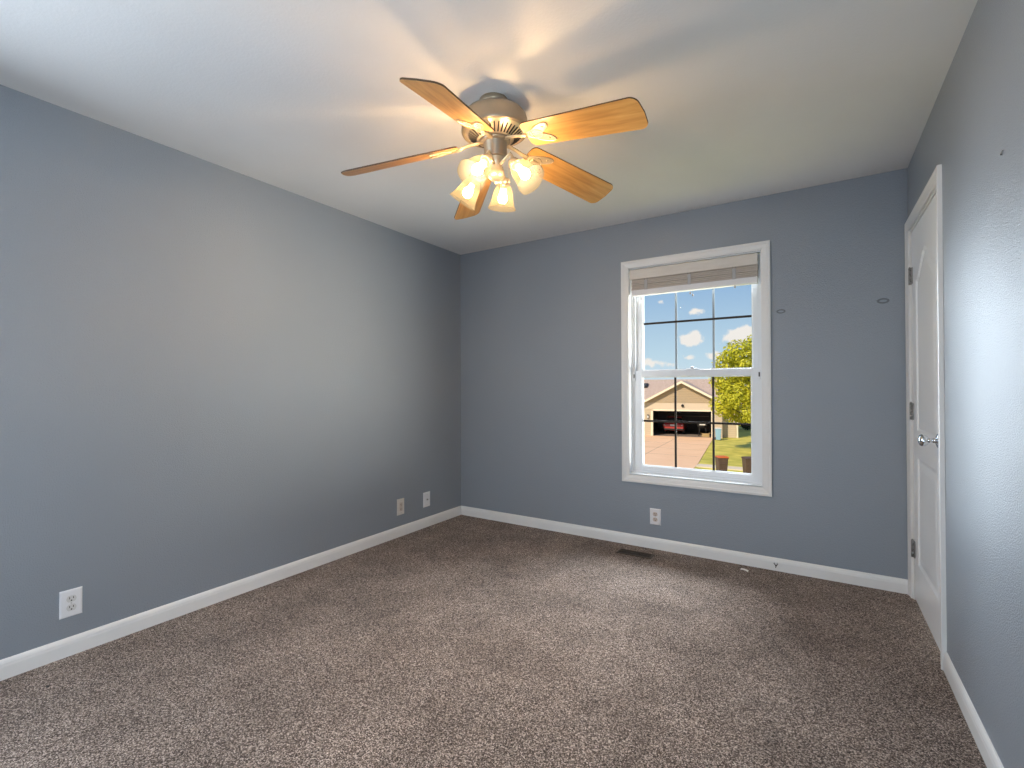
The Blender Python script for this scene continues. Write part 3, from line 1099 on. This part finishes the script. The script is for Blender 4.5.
# ================================================================== outside
GZ = -2.8
X = {}
X['lawn'] = noise_mat('lawn', (0.38, 0.36, 0.045), (0.70, 0.60, 0.12), 1.1, 0.9, 0.4, 30, detail=10)
X['concrete'] = noise_mat('driveway_concrete', (0.80, 0.51, 0.30), (0.86, 0.57, 0.35), 0.8, 0.85, 0.1, 20, detail=6)
X['walk'] = noise_mat('sidewalk_concrete', (0.66, 0.56, 0.40), (0.74, 0.64, 0.48), 2.0, 0.85)
X['street'] = noise_mat('street_asphalt', (0.12, 0.11, 0.105), (0.19, 0.18, 0.17), 3.0, 0.9)
X['joint'] = simple('concrete_joint', (0.28, 0.20, 0.14), 0.9)
X['siding'] = siding_mat('beige_siding', (0.36, 0.30, 0.23), (0.60, 0.50, 0.385), 0.16)
X['shake'] = siding_mat('tan_gable_siding', (0.30, 0.225, 0.15), (0.47, 0.37, 0.26), 0.14, 0.2)
X['panel'] = simple('beige_panel', (0.62, 0.52, 0.41), 0.8)
X['fascia'] = simple('cream_fascia', (0.82, 0.73, 0.58), 0.6)
X['shingle'] = noise_mat('brown_shingle', (0.40, 0.29, 0.22), (0.60, 0.47, 0.38), 9.0, 0.95, 0.4, 14)
X['dark'] = simple('garage_interior', (0.20, 0.165, 0.145), 0.9)
X['red'] = simple('red_car_paint', (0.45, 0.030, 0.028), 0.3, coat=0.5)
X['black'] = simple('black_rubber', (0.02, 0.02, 0.02), 0.7)
X['cglass'] = simple('dark_car_glass', (0.02, 0.022, 0.025), 0.08)
X['white'] = simple('white_lens', (0.75, 0.75, 0.74), 0.4)
X['redlens'] = simple('red_lens', (0.55, 0.03, 0.02), 0.3)
X['bin'] = noise_mat('brown_bin_plastic', (0.085, 0.050, 0.038), (0.12, 0.075, 0.058), 5.0, 0.5)
X['lid'] = simple('orange_lid', (0.62, 0.13, 0.022), 0.45)
X['blue'] = simple('pale_blue_plastic', (0.30, 0.52, 0.72), 0.45)
X['card'] = simple('cardboard', (0.46, 0.33, 0.16), 0.85)
X['bark'] = noise_mat('bark', (0.06, 0.045, 0.03), (0.13, 0.10, 0.07), 12, 0.95, 0.6, 20, stretch=(1, 1, 0.2))


def leaf_mat(name, c0, c1, trans=0.4):
    m, t, b_ = new_mat(name)
    g = nd(t, 'ShaderNodeNewGeometry')
    c = ramp_node(t, g.outputs['Random Per Island'], [(0.0, c0), (1.0, c1)])
    t.links.new(c, b_.inputs['Base Color'])
    b_.inputs['Roughness'].default_value = 0.6
    tl = nd(t, 'ShaderNodeBsdfTranslucent')
    t.links.new(c, tl.inputs[0])
    mx = nd(t, 'ShaderNodeMixShader')
    mx.inputs[0].default_value = trans
    t.links.new(b_.outputs[0], mx.inputs[1])
    t.links.new(tl.outputs[0], mx.inputs[2])
    t.links.new(mx.outputs[0], t.nodes['Material Output'].inputs[0])
    return m


X['leaf'] = leaf_mat('yellow_green_leaves', (0.30, 0.33, 0.02), (0.85, 0.80, 0.06), 0.3)
X['shrub'] = leaf_mat('dark_shrub_leaves', (0.020, 0.030, 0.010), (0.06, 0.075, 0.02), 0.2)

mb = MB().use(X['lawn'])
n = 40
mb.box(-70, 60, 4.5, 110, GZ - 0.3, GZ)
structure(mb, 'ground', label='sunlit yellow-green lawn outside the window', cat='lawn')

HA = math.radians(8)
HX, HY = -6.90, 39.7
HM = Matrix.Translation((HX, HY, GZ)) @ Matrix.Rotation(HA, 4, 'Z')


def hw(x, y, z):
    return HM @ Vector((x, y, z))


# driveway fans out from the garage to the street
mb = MB().use(X['concrete'])
dl = [hw(-5.0, 0.0, 0), hw(0.15, 0.0, 0)]
ex = [Vector((-5.05, 24.2, GZ)), Vector((-11.6, 24.2, GZ))]
tz = Vector((0, 0, 0.03))
quad = [dl[0], dl[1], Vector((-5.15, 25.8, GZ)), ex[0], ex[1], Vector((-11.2, 25.8, GZ))]
top = [mb.bm.verts.new(p + tz) for p in quad]
bot = [mb.bm.verts.new(p - tz) for p in quad]
mb._f(top)
mb._f(list(reversed(bot)))
for i in range(len(quad)):
    mb._f([top[i], top[(i + 1) % len(quad)], bot[(i + 1) % len(quad)], bot[i]])
mb.use(X['joint'])
for yy in (28.5, 31.5, 34.5, 37.2):
    f = (yy - 24.2) / (39.7 - 24.2)
    xr = -5.05 + f * (-6.75 + 5.05)
    xl = -11.4 + f * (-11.85 + 11.4)
    mb.box(xl + 0.1, xr - 0.1, yy - 0.015, yy + 0.015, GZ + 0.025, GZ + 0.032)
for f0 in (0.5,):
    a = Vector((-8.3, 24.4, GZ + 0.031))
    b = hw(-2.4, -0.1, 0.031)
    dv = (b - a).normalized()
    nv = Vector((-dv.y, dv.x, 0)) * 0.015
    mb.poly([a - nv, b - nv, b + nv, a + nv])
structure(mb, 'driveway', label='wide sunlit concrete driveway in front of the open garage', cat='driveway')

mb = MB().use(X['walk'])
mb.box(-5.12, 30, 25.0, 25.9, GZ - 0.03, GZ + 0.035)
mb.box(-60, -11.45, 25.0, 25.9, GZ - 0.03, GZ + 0.035)
mb.use(X['joint'])
for k in range(20):
    xx = -4.0 + k * 1.5
    mb.box(xx - 0.01, xx + 0.01, 25.0, 25.9, GZ + 0.03, GZ + 0.037)
structure(mb, 'sidewalk', label='pale concrete sidewalk strip crossing the lawn behind the bins', cat='sidewalk')
mb = MB().use(X['street'])
mb.box(-70, 60, 12.0, 19.2, GZ - 0.02, GZ + 0.012)
mb.use(X['walk']).box(-70, 60, 19.2, 19.45, GZ - 0.05, GZ + 0.10)
structure(mb, 'street', label='asphalt street below the window', cat='street')

# ---- the neighbour's house
hs = empty('house', label='beige single-storey house with an open double garage across the street', cat='house')
hs.matrix_world = HM
GX0, GX1, GH = -4.40, 0.0, 2.06          # garage opening
FX0, FX1, EZ, PX, PZ = -5.10, 0.78, 2.62, -2.16, 4.42
mb = MB().use(X['siding'])
mb.box(FX0, GX0, 0, 0.2, 0, 2.75)
mb.box(GX1, FX1, 0, 0.2, 0, 2.75)
mb.box(FX1 - 0.2, FX1, 0.2, 6.5, 0, 2.75)
mb.box(FX0, FX0 + 0.2, 0.2, 6.5, 0, 2.75)
mb.box(FX1, 1.75, 0.9, 1.1, 0, 2.75)
mb.box(1.55, 1.75, 1.1, 9.0, 0, 2.75)
mb.box(-13.0, FX0, 2.2, 2.4, 0, 2.75)
mb.box(-13.0, 1.75, 10.0, 10.2, 0, 2.75)
mb.build('house_wall', None, hs)
mb = MB().use(X['panel'])
mb.box(GX0, GX1, -0.01, 0.2, GH, 2.75)
mb.box(FX0, GX0, -0.012, 0.0, 2.2, 2.75)
mb.box(GX1, FX1, -0.012, 0.0, 2.2, 2.75)
mb.build('frieze_panel', None, hs)
mb = MB().use(X['shake'])
mb.prism([(FX0, 2.72), (FX1, 2.72), (PX, PZ - 0.08)], 0.0, 0.2, Matrix(((1, 0, 0, 0), (0, 0, 1, -0.03), (0, 1, 0, 0), (0, 0, 0, 1))))
mb.build('gable_wall', None, hs)
mb = MB().use(X['fascia'])
mb.box(GX0 - 0.16, GX0, -0.03, 0.02, 0, GH + 0.12)
mb.box(GX1, GX1 + 0.16, -0.03, 0.02, 0, GH + 0.12)
mb.box(GX0 - 0.16, GX1 + 0.16, -0.03, 0.02, GH, GH + 0.12)
mb.build('garage_door_trim', None, hs)
sl = (PZ - 2.62) / (FX1 + 0.35 - PX)
mb = MB().use(X['fascia'])
for s, xe in ((1, FX1 + 0.40), (-1, FX0 - 0.40)):
    z_e = PZ - sl * abs(xe - PX)
    mb.prism([(PX, PZ - 0.13), (xe, z_e - 0.13), (xe, z_e + 0.06), (PX, PZ + 0.06)], 0.0, 0.05, Matrix(((1, 0, 0, 0), (0, 0, 1, -0.42), (0, 1, 0, 0), (0, 0, 0, 1))))
mb.build('gable_fascia', None, hs)
mb = MB().use(X['shingle'])
for xe in (FX1 + 0.42, FX0 - 0.42):
    z_e = PZ - sl * abs(xe - PX)
    mb.prism([(PX, PZ), (xe, z_e), (xe, z_e + 0.08), (PX, PZ + 0.08)], 0.0, 7.2, Matrix(((1, 0, 0, 0), (0, 0, 1, -0.40), (0, 1, 0, 0), (0, 0, 0, 1))))
mb.build('garage_roof', None, hs)
mb = MB().use(X['shingle'])
YZ = lambda y, z: (y, z)
RX = Matrix(((0, 0, 1, 0), (1, 0, 0, 0), (0, 1, 0, 0), (0, 0, 0, 1)))
mb.prism([(0.5, 2.62), (6.4, 4.60), (12.3, 2.62), (12.3, 2.70), (6.4, 4.70), (0.5, 2.72)], -13.4, 2.15, RX)
mb.build('main_roof', None, hs)
mb = MB().use(X['siding'])
mb.prism([(1.1, 2.70), (11.5, 2.70), (6.4, 4.52)], 1.55, 1.72, RX)
mb.build('end_gable', None, hs)
mb = MB().use(X['fascia'])
mb.box(1.78, 1.90, 0.78, 0.88, 0, 2.65)
mb.box(-0.4 + FX1 + 0.4, 2.1, 0.42, 0.52, 2.56, 2.72)
mb.build('gutter', None, hs)
mb = MB().use(X['dark'])
mb.box(FX0 + 0.2, FX1 - 0.2, 6.4, 6.5, 0, 2.7)
mb.box(FX0 + 0.2, FX0 + 0.22, 0.2, 6.5, 0, 2.7)
mb.box(FX1 - 0.22, FX1 - 0.2, 0.2, 6.5, 0, 2.7)
mb.box(FX0 + 0.2, FX1 - 0.2, 0.2, 6.5, 2.6, 2.7)
mb.box(FX0 + 0.2, FX1 - 0.2, 0.2, 6.4, -0.02, 0.02)
mb.build('garage_interior', None, hs)
mb = MB().use(X['panel'])
mb.box(-3.7, -0.4, 5.9, 6.35, 1.3, 1.36)
mb.build('garage_shelf', None, hs)
mb = MB().use(X['panel'])
mb.box(-2.22, -2.14, 0.5, 3.6, 2.16, 2.26)
mb.build('door_track', None, hs)
mb = MB().use(X['black'])
mb.box(-0.08, 0.08, -0.14, -0.01, 1.42, 1.74, Matrix.Translation((-4.78, 0, 0)), bevel=0.02)
mb.use(X['white']).box(-0.05, 0.05, -0.16, -0.12, 1.46, 1.66, Matrix.Translation((-4.78, 0, 0)))
mb.build('wall_lantern', None, hs)
mb = MB().use(X['black'])
mb.lathe([(0.03, 0), (0.09, 0.05), (0.11, 0.14), (0.10, 0.16)], 14, Matrix.Translation((-2.10, -0.02, 2.56)) @ Matrix.Rotation(PI * 0.65, 4, 'X'))
mb.build('security_light', None, hs)
mb = MB().use(X['black'])
mb.box(-0.26, 0.26, -0.45, 0.45, 0.0, 0.24, Matrix.Translation((-5.72, 4.5, 4.0)) @ Matrix.Rotation(0.325, 4, 'X'), bevel=0.04)
mb.build('roof_vent', None, hs)

# ---- red car in the garage, tail towards us
cg = empty('car', label='red car parked nose-in inside the open garage', cat='car')
cg.matrix_world = HM @ Matrix.Translation((-2.98, 1.6, 0.03))
mb = MB().use(X['red'])
secs = []
for (y, z0, z1, hw_) in ((0.0, 0.42, 0.80, 0.74), (0.04, 0.34, 0.92, 0.80), (0.5, 0.28, 0.96, 0.83), (1.2, 0.27, 0.95, 0.85), (2.6, 0.27, 0.94, 0.85), (3.5, 0.29, 0.86, 0.82), (4.05, 0.34, 0.74, 0.74), (4.1, 0.42, 0.62, 0.68)):
    secs.append([Vector((-hw_ + .03, y, z0)), Vector((hw_ - .03, y, z0)), Vector((hw_, y, z0 + .1)), Vector((hw_, y, (z0 + z1) / 2)), Vector((hw_ - .04, y, z1 - .05)), Vector((hw_ - .12, y, z1)), Vector((-hw_ + .12, y, z1)), Vector((-hw_ + .04, y, z1 - .05)), Vector((-hw_, y, (z0 + z1) / 2)), Vector((-hw_, y, z0 + .1))])
mb.grid(secs, closed_u=True, smooth=True, cap=True)
mb.build('body', None, cg)
mb = MB().use(X['cglass'])
secs = []
for (y, z1, hb, ht) in ((0.30, 0.95, 0.72, 0.70), (0.72, 1.34, 0.76, 0.60), (1.3, 1.41, 0.78, 0.60), (2.0, 1.39, 0.78, 0.60), (2.9, 0.93, 0.74, 0.70)):
    secs.append([Vector((-hb, y, 0.90)), Vector((hb, y, 0.90)), Vector((ht, y, z1 - .02)), Vector((ht - .08, y, z1)), Vector((-ht + .08, y, z1)), Vector((-ht, y, z1 - .02))])
mb.grid(secs, closed_u=True, smooth=False, cap=True)
mb.build('cabin_glass', None, cg)
mb = MB().use(X['red'])
mb.box(-0.58, 0.58, 0.72, 2.05, 1.395, 1.425, bevel=0.012)
mb.build('roof', None, cg)
for s in (-1, 1):
    mb = MB().use(X['redlens'])
    mb.box(s * 0.76 - 0.09, s * 0.76 + 0.03 * s, -0.02, 0.12, 0.66, 0.84, bevel=0.015)
    mb.use(X['white']).box(s * 0.70 - 0.06, s * 0.70 + 0.04, -0.022, 0.10, 0.74, 0.81)
    mb.build('tail_light', None, cg)
    for y in (0.75, 3.25):
        mb = MB().use(X['black'])
        mb.lathe([(0.18, -0.1), (0.29, -0.1), (0.31, -0.06), (0.31, 0.06), (0.29, 0.1), (0.18, 0.1)], 24, Matrix.Translation((s * 0.76, y, 0.31)) @ Matrix.Rotation(PI / 2, 4, 'Y'))
        mb.use(M['screw']).lathe([(0.17, -0.09), (0.17, 0.09)], 18, Matrix.Translation((s * 0.76, y, 0.31)) @ Matrix.Rotation(PI / 2, 4, 'Y'))
        mb.build('wheel', None, cg)
mb = MB().use(X['white'])
mb.box(-0.26, 0.26, -0.012, 0.02, 0.70, 0.83, bevel=0.005)
mb.build('number_plate', None, cg)
mb = MB().use(X['black'])
mb.box(-0.80, 0.80, -0.06, 0.20, 0.36, 0.50, bevel=0.04)
mb.build('bumper', None, cg)

# ---- covered grill and box at the garage mouth
gr = empty('grill', label='dark lidded grill with a pale handle inside the garage beside the red car', cat='grill')
gr.matrix_world = HM @ Matrix.Translation((-0.68, 1.2, 0.02))
mb = MB().use(X['black'])
mb.lathe([(0.10, 0.62), (0.26, 0.68), (0.33, 0.82), (0.34, 0.90)], 24, Matrix.Scale(1.25, 4, (1, 0, 0)))
mb.build('bowl', None, gr)
mb = MB().use(X['black'])
mb.lathe([(0.345, 0.90), (0.33, 1.00), (0.24, 1.12), (0.08, 1.18), (0.001, 1.185)], 24, Matrix.Scale(1.25, 4, (1, 0, 0)))
ld = mb.build('lid', None, gr)
mb = MB().use(X['white'])
mb.box(-0.22, 0.22, -0.42, -0.30, 0.90, 0.985, bevel=0.02)
h_ = mb.build('handle', None, ld)
h_['label'] = 'pale handle'
for sx, sy in ((-1, -1), (1, -1), (-1, 1), (1, 1)):
    mb = MB().use(X['black'])
    mb.tube([(sx * 0.22, sy * 0.16, 0.70), (sx * 0.30, sy * 0.22, 0.0)], 0.025, 8)
    mb.build('leg', None, gr)
bx = empty('cardboard_box', label='open cardboard box on the garage floor in front of the grill', cat='box')
bx.matrix_world = HM @ Matrix.Translation((-0.46, 0.62, 0.02)) @ Matrix.Rotation(0.2, 4, 'Z')
mb = MB().use(X['card'])
for (a0, a1, b0, b1) in ((-0.26, -0.25, -0.2, 0.2), (0.25, 0.26, -0.2, 0.2), (-0.25, 0.25, -0.2, -0.19), (-0.25, 0.25, 0.19, 0.2)):
    mb.box(a0, a1, b0, b1, 0, 0.26)
mb.box(-0.25, 0.25, -0.19, 0.19, 0, 0.02)
mb.build('box_body', None, bx)
for s in (-1, 1):
    mb = MB().use(X['card'])
    mb.box(-0.005, 0.14, -0.19, 0.19, -0.004, 0.004, Matrix.Translation((s * 0.255, 0, 0.26)) @ Matrix.Rotation(0.0 if s > 0 else PI, 4, 'Z') @ Matrix.Rotation(-0.5, 4, 'Y'))
    mb.build('flap', None, bx)


# ---- wheeled bins
def make_bin(name, body, lidmat, label, cat, group, loc, rz, s=1.0, wid=0.76):
    r_ = empty(name, loc, rz, label=label, cat=cat, group=group)
    r_.scale = (s * wid, s * 0.85, s)
    q_ = MB().use(body)
    secs_ = []
    for (z, hx, hy, oy) in ((0.06, 0.21, 0.24, 0.02), (0.10, 0.22, 0.25, 0.02), (0.55, 0.25, 0.30, 0.0), (0.92, 0.275, 0.335, -0.01), (0.93, 0.295, 0.355, -0.01), (0.985, 0.295, 0.355, -0.01)):
        ring_ = []
        for (cx_, cy_, a0_) in ((hx - .05, hy - .05, 0), (-hx + .05, hy - .05, PI / 2), (-hx + .05, -hy + .05, PI), (hx - .05, -hy + .05, 1.5 * PI)):
            for u in range(4):
                aa = a0_ + (PI / 2) * u / 3
                ring_.append(Vector((cx_ + .05 * math.cos(aa), cy_ + oy + .05 * math.sin(aa), z)))
        secs_.append(ring_)
    q_.grid(secs_, closed_u=True, smooth=False, cap=True)
    for z in (0.42, 0.70):
        q_.box(-0.20, 0.20, -0.335 + 0.02 * (z < 0.5), -0.27, z, z + 0.035, bevel=0.008)
    q_.build('bin_body', None, r_)
    q_ = MB().use(lidmat)
    rows_ = []
    for k in range(9):
        y_ = -0.39 + 0.76 * k / 8
        zc = 1.0 + 0.055 * math.sin(PI * min(1, (k + 1) / 9))
        rows_.append([Vector((-0.31, y_, 0.985)), Vector((-0.30, y_, zc - 0.015)), Vector((-0.16, y_, zc)), Vector((0.16, y_, zc)), Vector((0.30, y_, zc - 0.015)), Vector((0.31, y_, 0.985))])
    q_.grid(rows_, closed_u=True, smooth=False, cap=True)
    q_.build('lid', None, r_)
    q_ = MB().use(body)
    q_.tube([(-0.22, 0.33, 0.93), (-0.22, 0.43, 0.98), (0.22, 0.43, 0.98), (0.22, 0.33, 0.93)], 0.018, 8)
    q_.build('handle', None, r_)
    for sx in (-1, 1):
        q_ = MB().use(X['black'])
        q_.lathe([(0.04, -0.03), (0.12, -0.03), (0.125, 0.0), (0.12, 0.03), (0.04, 0.03)], 20, Matrix.Translation((sx * 0.26, 0.24, 0.125)) @ Matrix.Rotation(PI / 2, 4, 'Y'))
        q_.build('wheel', None, r_)
    return r_


def on_ground(u, D):
    """point on the outside ground seen at picture column u, D metres along the view axis"""
    p = cF * D + cR * ((u - 512) / 476.725 * D)
    return Vector((p.x, p.y, GZ + 0.0))


p = on_ground(721, 20.7)
make_bin('wheeled_bin', X['bin'], X['lid'], 'brown wheeled bin with an orange lid on the lawn near the sidewalk', 'trash bin', 'wheeled bins by the street', (p.x, p.y, GZ), 0.45, 0.96)
p = on_ground(748.2, 20.4)
make_bin('wheeled_bin', X['bin'], X['bin'], 'all-brown wheeled bin at the right edge of the window', 'trash bin', 'wheeled bins by the street', (p.x, p.y, GZ), 0.45, 0.96)
p = on_ground(717.8, 35.6)
q_ = make_bin('wheeled_bin', X['blue'], X['white'], 'pale blue wheeled bin beside the garage across the street', 'recycling bin', None, (p.x, p.y, GZ), 0.3, 0.9)


# ---- tree in the neighbour's front lawn
def leaf_cloud(mb_, blobs, count, size, seed):
    rnd = random.Random(seed)
    tot = sum(b_[3] ** 2 for b_ in blobs)
    for (bx_, by_, bz_, br_) in blobs:
        for _ in range(int(count * br_ ** 2 / tot)):
            v = Vector((rnd.gauss(0, 1), rnd.gauss(0, 1), rnd.gauss(0, 1))).normalized()
            rr_ = br_ * (rnd.random() ** 0.35)
            c = Vector((bx_, by_, bz_)) + Vector((v.x, v.y, v.z * 0.85)) * rr_
            n_ = (v + Vector((rnd.uniform(-1, 1), rnd.uniform(-1, 1), rnd.uniform(-.3, 1.2)))).normalized()
            t_ = n_.orthogonal().normalized()
            t_ = Matrix.Rotation(rnd.uniform(0, 2 * PI), 3, n_) @ t_
            b_ = n_.cross(t_)
            s_ = size * rnd.uniform(0.7, 1.3)
            m_ = c + n_ * s_ * 0.12
            # folded leaf: two triangles pairs meeting on the midrib
            mb_._f([mb_.bm.verts.new(q) for q in (c - t_ * s_, c + b_ * s_ * 0.45 + n_ * s_ * .2, c + t_ * s_)])
            mb_._f([mb_.bm.verts.new(q) for q in (c - t_ * s_, c + t_ * s_, c - b_ * s_ * 0.45 + n_ * s_ * .2)])


tp = on_ground(755, 29.0)
tr_ = empty('tree', (tp.x, tp.y, GZ), label='yellow-green leafy tree on the lawn right of the garage', cat='tree')
rnd = random.Random(3)
mb = MB().use(X['bark'])
mb.tube([(0, 0, -0.1), (0.03, 0, 0.6), (0.0, 0.05, 1.6), (0.05, 0.0, 2.6), (0.0, 0.0, 4.2), (0.05, 0, 5.6)], [0.16, 0.13, 0.115, 0.10, 0.06, 0.02], 12)
blobs = [(0, 0, 4.0, 1.5)]
for k in range(22):
    a = k * 2.399
    zz = 1.9 + 4.3 * k / 21
    rad = 1.85 * math.sqrt(max(0.05, 1 - ((zz - 3.7) / 3.1) ** 2))
    tipb = Vector((rad * math.cos(a), rad * math.sin(a), zz + 0.1))
    st = Vector((0, 0, max(1.6, zz - 0.9)))
    mb.tube([st, st.lerp(tipb, 0.55) + Vector((0, 0, 0.12)), tipb], [0.045, 0.03, 0.012], 6)
    blobs.append((tipb.x, tipb.y, tipb.z, rnd.uniform(0.62, 0.98)))
mb.build('trunk', None, tr_)
blobs.append((0.0, 0.0, 6.6, 0.7))
mb = MB().use(X['leaf'])
leaf_cloud(mb, blobs, 14000, 0.115, 5)
mb.build('foliage', None, tr_)

# ---- dark shrubs beside the house
for i, (u, D, s) in enumerate(((747, 44.0, .85), (770, 43.5, .9), (792, 43.0, .85))):
    tp = on_ground(u, D)
    sh = empty('shrub', (tp.x, tp.y, GZ), label=('dark shrub nearest the house corner behind the tree', 'dark shrub second from the house corner behind the tree', 'dark shrub farthest from the house corner behind the tree')[i], cat='shrub', group='shrubs beside the house')
    mb = MB().use(X['bark'])
    mb.tube([(0, 0, -0.05), (0.02, 0, 0.5), (0, 0.02, 1.1)], [0.05, 0.04, 0.02], 8)
    mb.build('stem', None, sh)
    mb = MB().use(X['shrub'])
    leaf_cloud(mb, [(0, 0, 0.55 * s, 0.62 * s), (0.35, 0.1, 0.8 * s, 0.5 * s), (-0.35, -0.1, 0.7 * s, 0.5 * s), (0, 0, 1.15 * s, 0.45 * s)], 2600, 0.07, 20 + i)
    mb.build('foliage', None, sh)

# ---- far row of trees at the edge of the lawn, hidden behind the house from here
rnd = random.Random(9)
mb = MB().use(X['shrub'])
blobs = []
for k in range(46):
    xx = -62 + k * 2.6 + rnd.uniform(-.6, .6)
    blobs.append((xx, 92 + rnd.uniform(-2, 2), GZ + 1.6 + rnd.uniform(-.2, .4), rnd.uniform(1.7, 2.3)))
leaf_cloud(mb, blobs, 9000, 0.42, 77)
tag(mb.build('tree_line'), 'low dark line of trees far behind the house', 'trees', kind='stuff')
